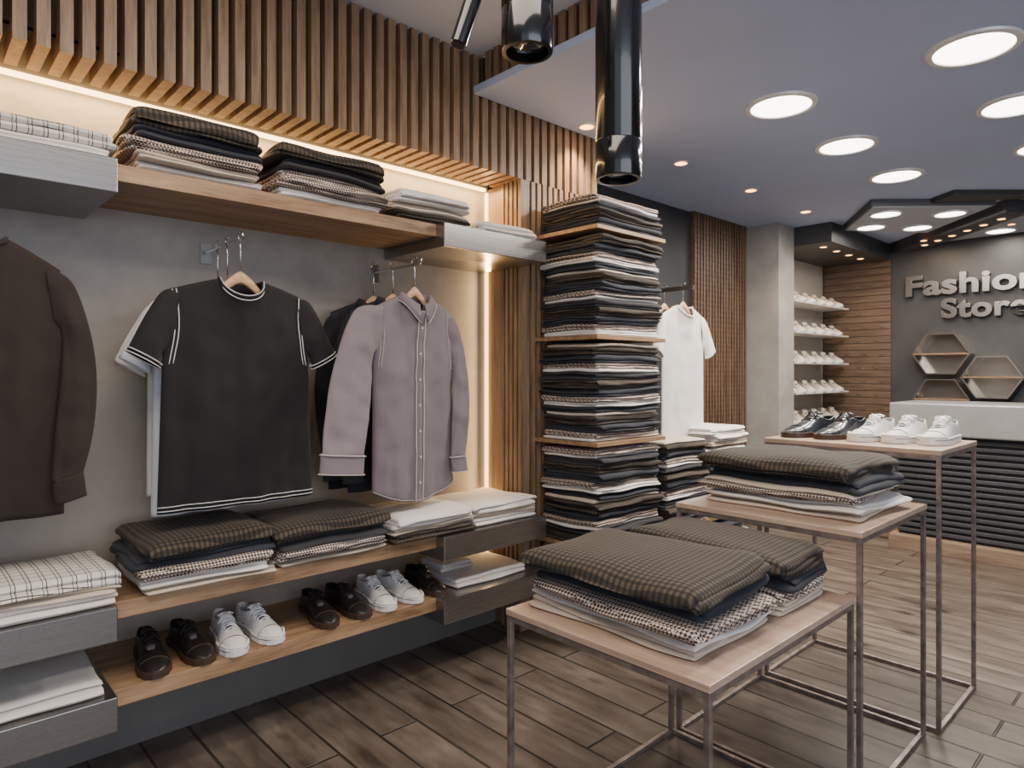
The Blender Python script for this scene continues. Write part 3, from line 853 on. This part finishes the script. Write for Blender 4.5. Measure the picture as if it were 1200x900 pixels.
    tube("toe_cap_seam",[pa],.0013,L_sole if dress else L_in,r,6)
    return r
g="shoes on the lowest wall shelf"; zb=.346
sd=shoe((.625,2.41,zb),-.12,L_brown,L_sole,L_lace_d,"near-black leather lace-up shoe on the lowest wall shelf",g,True)
for x,rz in ((.75,.05),(1.22,-.12),(1.345,.04),(1.73,-.05)): copy_thing(sd,(x,2.41,zb),rz)
sw=shoe((.87,2.40,zb),-.12,L_white,L_rub,L_lace_w,"white leather lace-up sneaker on the lowest wall shelf",g)
for x,rz in ((.985,.08),(1.475,-.1),(1.59,.08)): copy_thing(sw,(x,2.41,zb),rz)
g="shoes on the tallest display table"; zb=1.0205
a=shoe((2.985,1.25,zb),-hp-.25,L_blue,L_sole,L_lace_d,"glossy black leather dress shoe on the tallest display table",g,True); a.scale=(1.1,)*3
copy_thing(a,(3.0,1.12,zb),-hp-.2)
b1=shoe((3.0,.995,zb),-hp-.15,L_white,L_rub,L_lace_w,"white leather lace-up sneaker on the tallest display table",g); b1.scale=(1.05,)*3
copy_thing(b1,(3.03,.88,zb),-hp-.12); copy_thing(b1,(3.06,.765,zb),-hp-.05)

# far shoe shelves
zs2=[1.97,1.685,1.40,1.115,.83,.545]
fs=None
for zi,z in enumerate(zs2):
    o=wbox("shoe_shelf",5.96,7.3,2.65,2.93,z-.016,z,M_white,None,.002)
    meta(o,"white wall shelf lined with pale sneakers","shelf","white shoe shelves")
    for k in range(6):
        x=6.08+k*.22
        if fs is None:
            fs=shoe((x,2.77,z+.001),-.75,L_pale,L_rub,L_lace_w,"small pale sneaker displayed on a white wall shelf","sneakers on the white shelves",low=True)
            fs.scale=(1.12,)*3
        else: copy_thing(fs,(x,2.77,z+.001),-.75+R.uniform(-.08,.08))
o=boxes("shelf_back_panel",[(5.96,7.36,2.94,2.949,.3,2.44)],M_shelfback); meta(o,"pale back panel behind the white shoe shelves","wall panel")
o=boxes("light_strip",[(5.955,5.97,2.90,2.915,0,2.42)],M_warm); meta(o,"warm vertical strip light lining the shoe shelves","strip light",group="warm strip lights")

# ------------------------------------------------------------------ counter
r=empty("sales_counter",(5.75,.6,0),0,"sales counter with grey stone band, ribbed front and wood plinth","counter")
def rb(name,x0,x1,y0,y1,z0,z1,m,bv=0): return boxes(name,[(x0-5.75,x1-5.75,y0-.6,y1-.6,z0,z1)],m,r,bv)
rb("plinth",5.46,6.1,-1.2,1.70,0,.10,M_plinth,.003)
rb("body",5.56,6.1,-1.2,1.66,.10,.86,M_black)
L=[];z=.12
while z<.83:
    L.append((5.53-5.75,5.56-5.75,-1.2-.6,1.66-.6,z,z+.026)); z+=.045
boxes("ribbed_front",L,M_dgrey,r,.004)
rb("counter_top",5.47,6.12,-1.2,1.70,.845,1.08,M_counter,.012)

def hexshelf(y,z,lab):
    r=empty("hexagon_shelf",(7.4,y,z),0,lab,"wall shelf","hexagonal shelves under the sign")
    V=[];F=[]
    R0,R1=.238,.226
    for X in (-.16,0):
        for rad in (R0,R1):
            for k in range(6):
                a=k*math.pi/3; V.append((X,rad*math.cos(a),rad*.93*math.sin(a)))
    for k in range(6):
        k2=(k+1)%6
        F+=[[k,k2,6+k2,6+k],[k,k2,12+k2,12+k],[6+k,6+k2,18+k2,18+k],[12+k,12+k2,18+k2,18+k]]
    mesh_obj("frame",V,F,M_hexm,r)
    V=[(-.012,R1*math.cos(k*math.pi/3),R1*.93*math.sin(k*math.pi/3)) for k in range(6)]
    mesh_obj("back_plate",V,[list(range(6))],M_hexb,r)["label"]="reflective metal back plate"
    boxes("middle_board",[(-.15,-.013,-.22,.22,-.007,.007)],M_wood_x,r)
hexshelf(1.81,1.48,"hexagonal metal wall shelf with wooden middle board")
hexshelf(1.41,1.26,"hexagonal metal wall shelf with wooden middle board")
hexshelf(1.81,1.05,"hexagonal metal wall shelf with wooden middle board")

r=empty("wall_sign",(7.39,1.6,1.82),0,"raised brushed metal lettering reading Fashion Store on charcoal wall","sign")
def word(txt,yc,z,h,w):
    c=bpy.data.curves.new("lettering",'FONT'); c.body=txt; c.size=1; c.extrude=.08; c.offset=.032; c.bevel_depth=.006; c.space_character=1.06
    c.align_x='CENTER'; o=bpy.data.objects.new("tmp",c); link(o)
    bpy.context.view_layer.update()
    dg=bpy.context.evaluated_depsgraph_get(); me=bpy.data.meshes.new_from_object(o.evaluated_get(dg))
    bpy.data.objects.remove(o)
    xs=[v.co.x for v in me.vertices]; ys=[v.co.y for v in me.vertices]
    sx=w/(max(xs)-min(xs)); sy=h/(max(ys)); mx=(max(xs)+min(xs))/2
    for v in me.vertices: v.co=((v.co.x-mx)*sx, v.co.y*sy, v.co.z*.4)
    me.materials.clear(); me.materials.append(M_letters)
    q=bpy.data.objects.new("lettering",me); link(q); q.parent=r
    q.location=(-.025,yc-1.6,z-1.82); q.rotation_euler=(hp,0,-hp)
word("Fashion",1.60,2.06,.19,1.06); word("Store",1.49,1.83,.18,.68)

# ------------------------------------------------------------------ lamps
def downlight(x,y,z,rad,e,label,group):
    r=empty("ceiling_downlight",(x,y,z),0,label,"ceiling light",group)
    lathe("trim_ring",[(rad*.84,-.002),(rad*.86,-.012),(rad,-.010),(rad*1.02,0),(rad*.84,0)],M_trimw,r,40)
    lathe("diffuser",[(0,-.013),(rad*.4,-.0125),(rad*.7,-.010),(rad*.85,-.006)],M_disc,r,40)
    if e:
        l=bpy.data.lights.new("lamp",'AREA'); l.shape='DISK'; l.size=rad*1.6; l.energy=e; l.color=(1,.92,.82)
        q=bpy.data.objects.new("lamp",l); link(q); q.parent=r; q.location=(0,0,-.02)
    return r
for x in (3.18,4.01,4.87):
    for y in (1.47,.68): downlight(x,y,CZ,.163,25,"large round white ceiling downlight set in the lowered ceiling","large round downlights")
def spot(x,y,z,rad,e,grp="small spotlights in the lowered ceiling",aim=None):
    r=empty("ceiling_spotlight",(x,y,z),0,"small warm amber recessed ceiling spotlight","ceiling light",grp)
    lathe("trim_ring",[(rad*.8,-.002),(rad*.85,-.006),(rad,-.005),(rad*1.03,0),(rad*.8,0)],M_trimw,r,24)
    lathe("bulb",[(0,-.0065),(rad*.8,-.0065)],M_spot,r,24)
    if e:
        l=bpy.data.lights.new("lamp",'SPOT'); l.energy=e; l.color=(1,.72,.45); l.spot_size=math.radians(105); l.spot_blend=.7; l.shadow_soft_size=.03
        q=bpy.data.objects.new("lamp",l); link(q); q.parent=r; q.location=(0,0,-.02)
        if aim: q.rotation_euler=(Vector(aim)-Vector((x,y,z))).to_track_quat('-Z','Y').to_euler()
for x in (2.7,3.6,4.5,5.42): spot(x,2.3,CZ,.045,38)

o=prism("ceiling_raft",[(5.95,2.3),(7.38,2.3),(7.38,2.94),(5.95,2.94)],2.44,CZ,M_dgrey); meta(o,"dark grey dropped ceiling box above the shoe shelves","ceiling panel","dropped ceiling panels")
for x in (6.15,6.45,6.75,7.05): spot(x,2.45,2.44,.034,9,"small spotlights in the dropped panels")
def raft(pts,z0,z1,m,lab,inset=None):
    cx=sum(p[0] for p in pts)/len(pts); cy=sum(p[1] for p in pts)/len(pts)
    L0=[(x-cx,y-cy) for x,y in pts]
    o=prism("ceiling_raft",L0,z0,z1,m,None,0,(cx,cy,0)); meta(o,lab,"ceiling panel","dropped ceiling panels")
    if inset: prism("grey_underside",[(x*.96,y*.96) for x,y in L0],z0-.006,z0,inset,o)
    return o
raft([(5.40,1.80),(6.05,1.15),(6.80,1.80),(6.15,2.28)],2.56,CZ,M_raftside,"grey diamond-shaped dropped ceiling raft with round lights",M_raft)
raft([(6.12,1.10),(6.30,.98),(7.36,1.95),(7.36,2.26),(6.95,1.88)],2.51,CZ,M_dgrey,"dark grey pointed ceiling band with small spotlights")
raft([(6.36,.94),(6.95,.35),(7.37,.55),(7.37,1.86)],2.56,CZ,M_raftside,"grey pointed dropped ceiling raft with round lights",M_raft)
raft([(5.55,1.30),(5.98,.90),(6.22,.78),(5.70,1.48)],2.575,CZ,M_dgrey,"dark grey pointed ceiling band with small spotlights")
gl="round lights in the dropped rafts"; ll="round ceiling downlight in the grey dropped raft"
for x,y in ((5.72,1.80),(6.07,1.45),(6.14,2.05),(6.45,1.78)): downlight(x,y,2.553,.12,5,ll,gl)
for x,y in ((6.72,.95),(7.0,.65),(7.12,1.32)): downlight(x,y,2.553,.12,5,ll,gl)
for k in range(6):
    t=(k+.5)/6; spot(6.28+(7.2-6.28)*t,1.10+(1.98-1.10)*t,2.51,.032,0,"small spotlights in the dropped panels")
for yy in (1.85,1.45,1.05): spot(6.88,yy if yy>1.5 else yy-.25,2.51 if yy>1.7 else 2.553,.03,10,"small spotlights in the dropped panels",aim=(7.4,yy,2.0))  # extra spots added to light the sign wall

def pendant(x,y,zb,ztop,rad,lab):
    r=empty("pendant_light",(x,y,zb),0,lab,"pendant light","black cylinder pendants")
    h=ztop-zb
    lathe("housing",[(rad*.8,.03),(rad*.82,.0),(rad*.97,0),(rad,.004),(rad,.1),(rad*.985,.102),(rad*.985,.106),(rad,.108),(rad,h),(0,h)],M_blackgloss,r,48)
    lathe("lens",[(0,.012),(rad*.5,.014),(rad*.81,.022)],M_lens,r,40)
    lathe("canopy",[(0,h),(rad*1.25,h),(rad*1.25,UZ-zb),(0,UZ-zb)],M_blackgloss,r,32)
    return r
pendant(1.50,1.161,1.845,2.77,.065,"long glossy black cylinder pendant light")
pendant(1.163,1.185,2.10,2.77,.065,"shorter glossy black cylinder pendant light")
r=empty("track_spotlight",(1.075,1.235,2.33),0,"slim black tilted spotlight beside the pendants","spotlight")
b_=lathe("lamp_head",[(0,-.235),(.017,-.235),(.021,-.23),(.021,0),(0,0)],M_blackgloss,r,24); b_.rotation_euler=(.32*.68,.32*.73,0)
boxes("stem",[(-.006,.006,-.006,.006,0,UZ-2.33)],M_blackgloss,r)

# ------------------------------------------------------------------ ambient light
w=bpy.data.worlds.new("world"); scene.world=w; w.use_nodes=True
w.node_tree.nodes["Background"].inputs[0].default_value=(.70,.78,.96,1)
w.node_tree.nodes["Background"].inputs[1].default_value=1.05
area("window_light",(.0,-3.3,1.7),(math.radians(88),0,0),4.6,2.2,76,(.90,.94,1))
area("room_fill",(.5,.9,2.76),(0,0,0),1.8,1.2,54,(1,.86,.70))  # added warm fill to lift exposure, no fitting behind it

# ------------------------------------------------------------------ camera
cam=bpy.data.cameras.new("camera"); cam.sensor_width=36; cam.lens=778/1200*36; cam.shift_y=-13/1200; cam.clip_start=.05
c=bpy.data.objects.new("camera",cam); link(c); c.location=(0,0,1.3)
c.rotation_euler=(hp,0,-math.atan2(.6839,.7296))
scene.camera=c
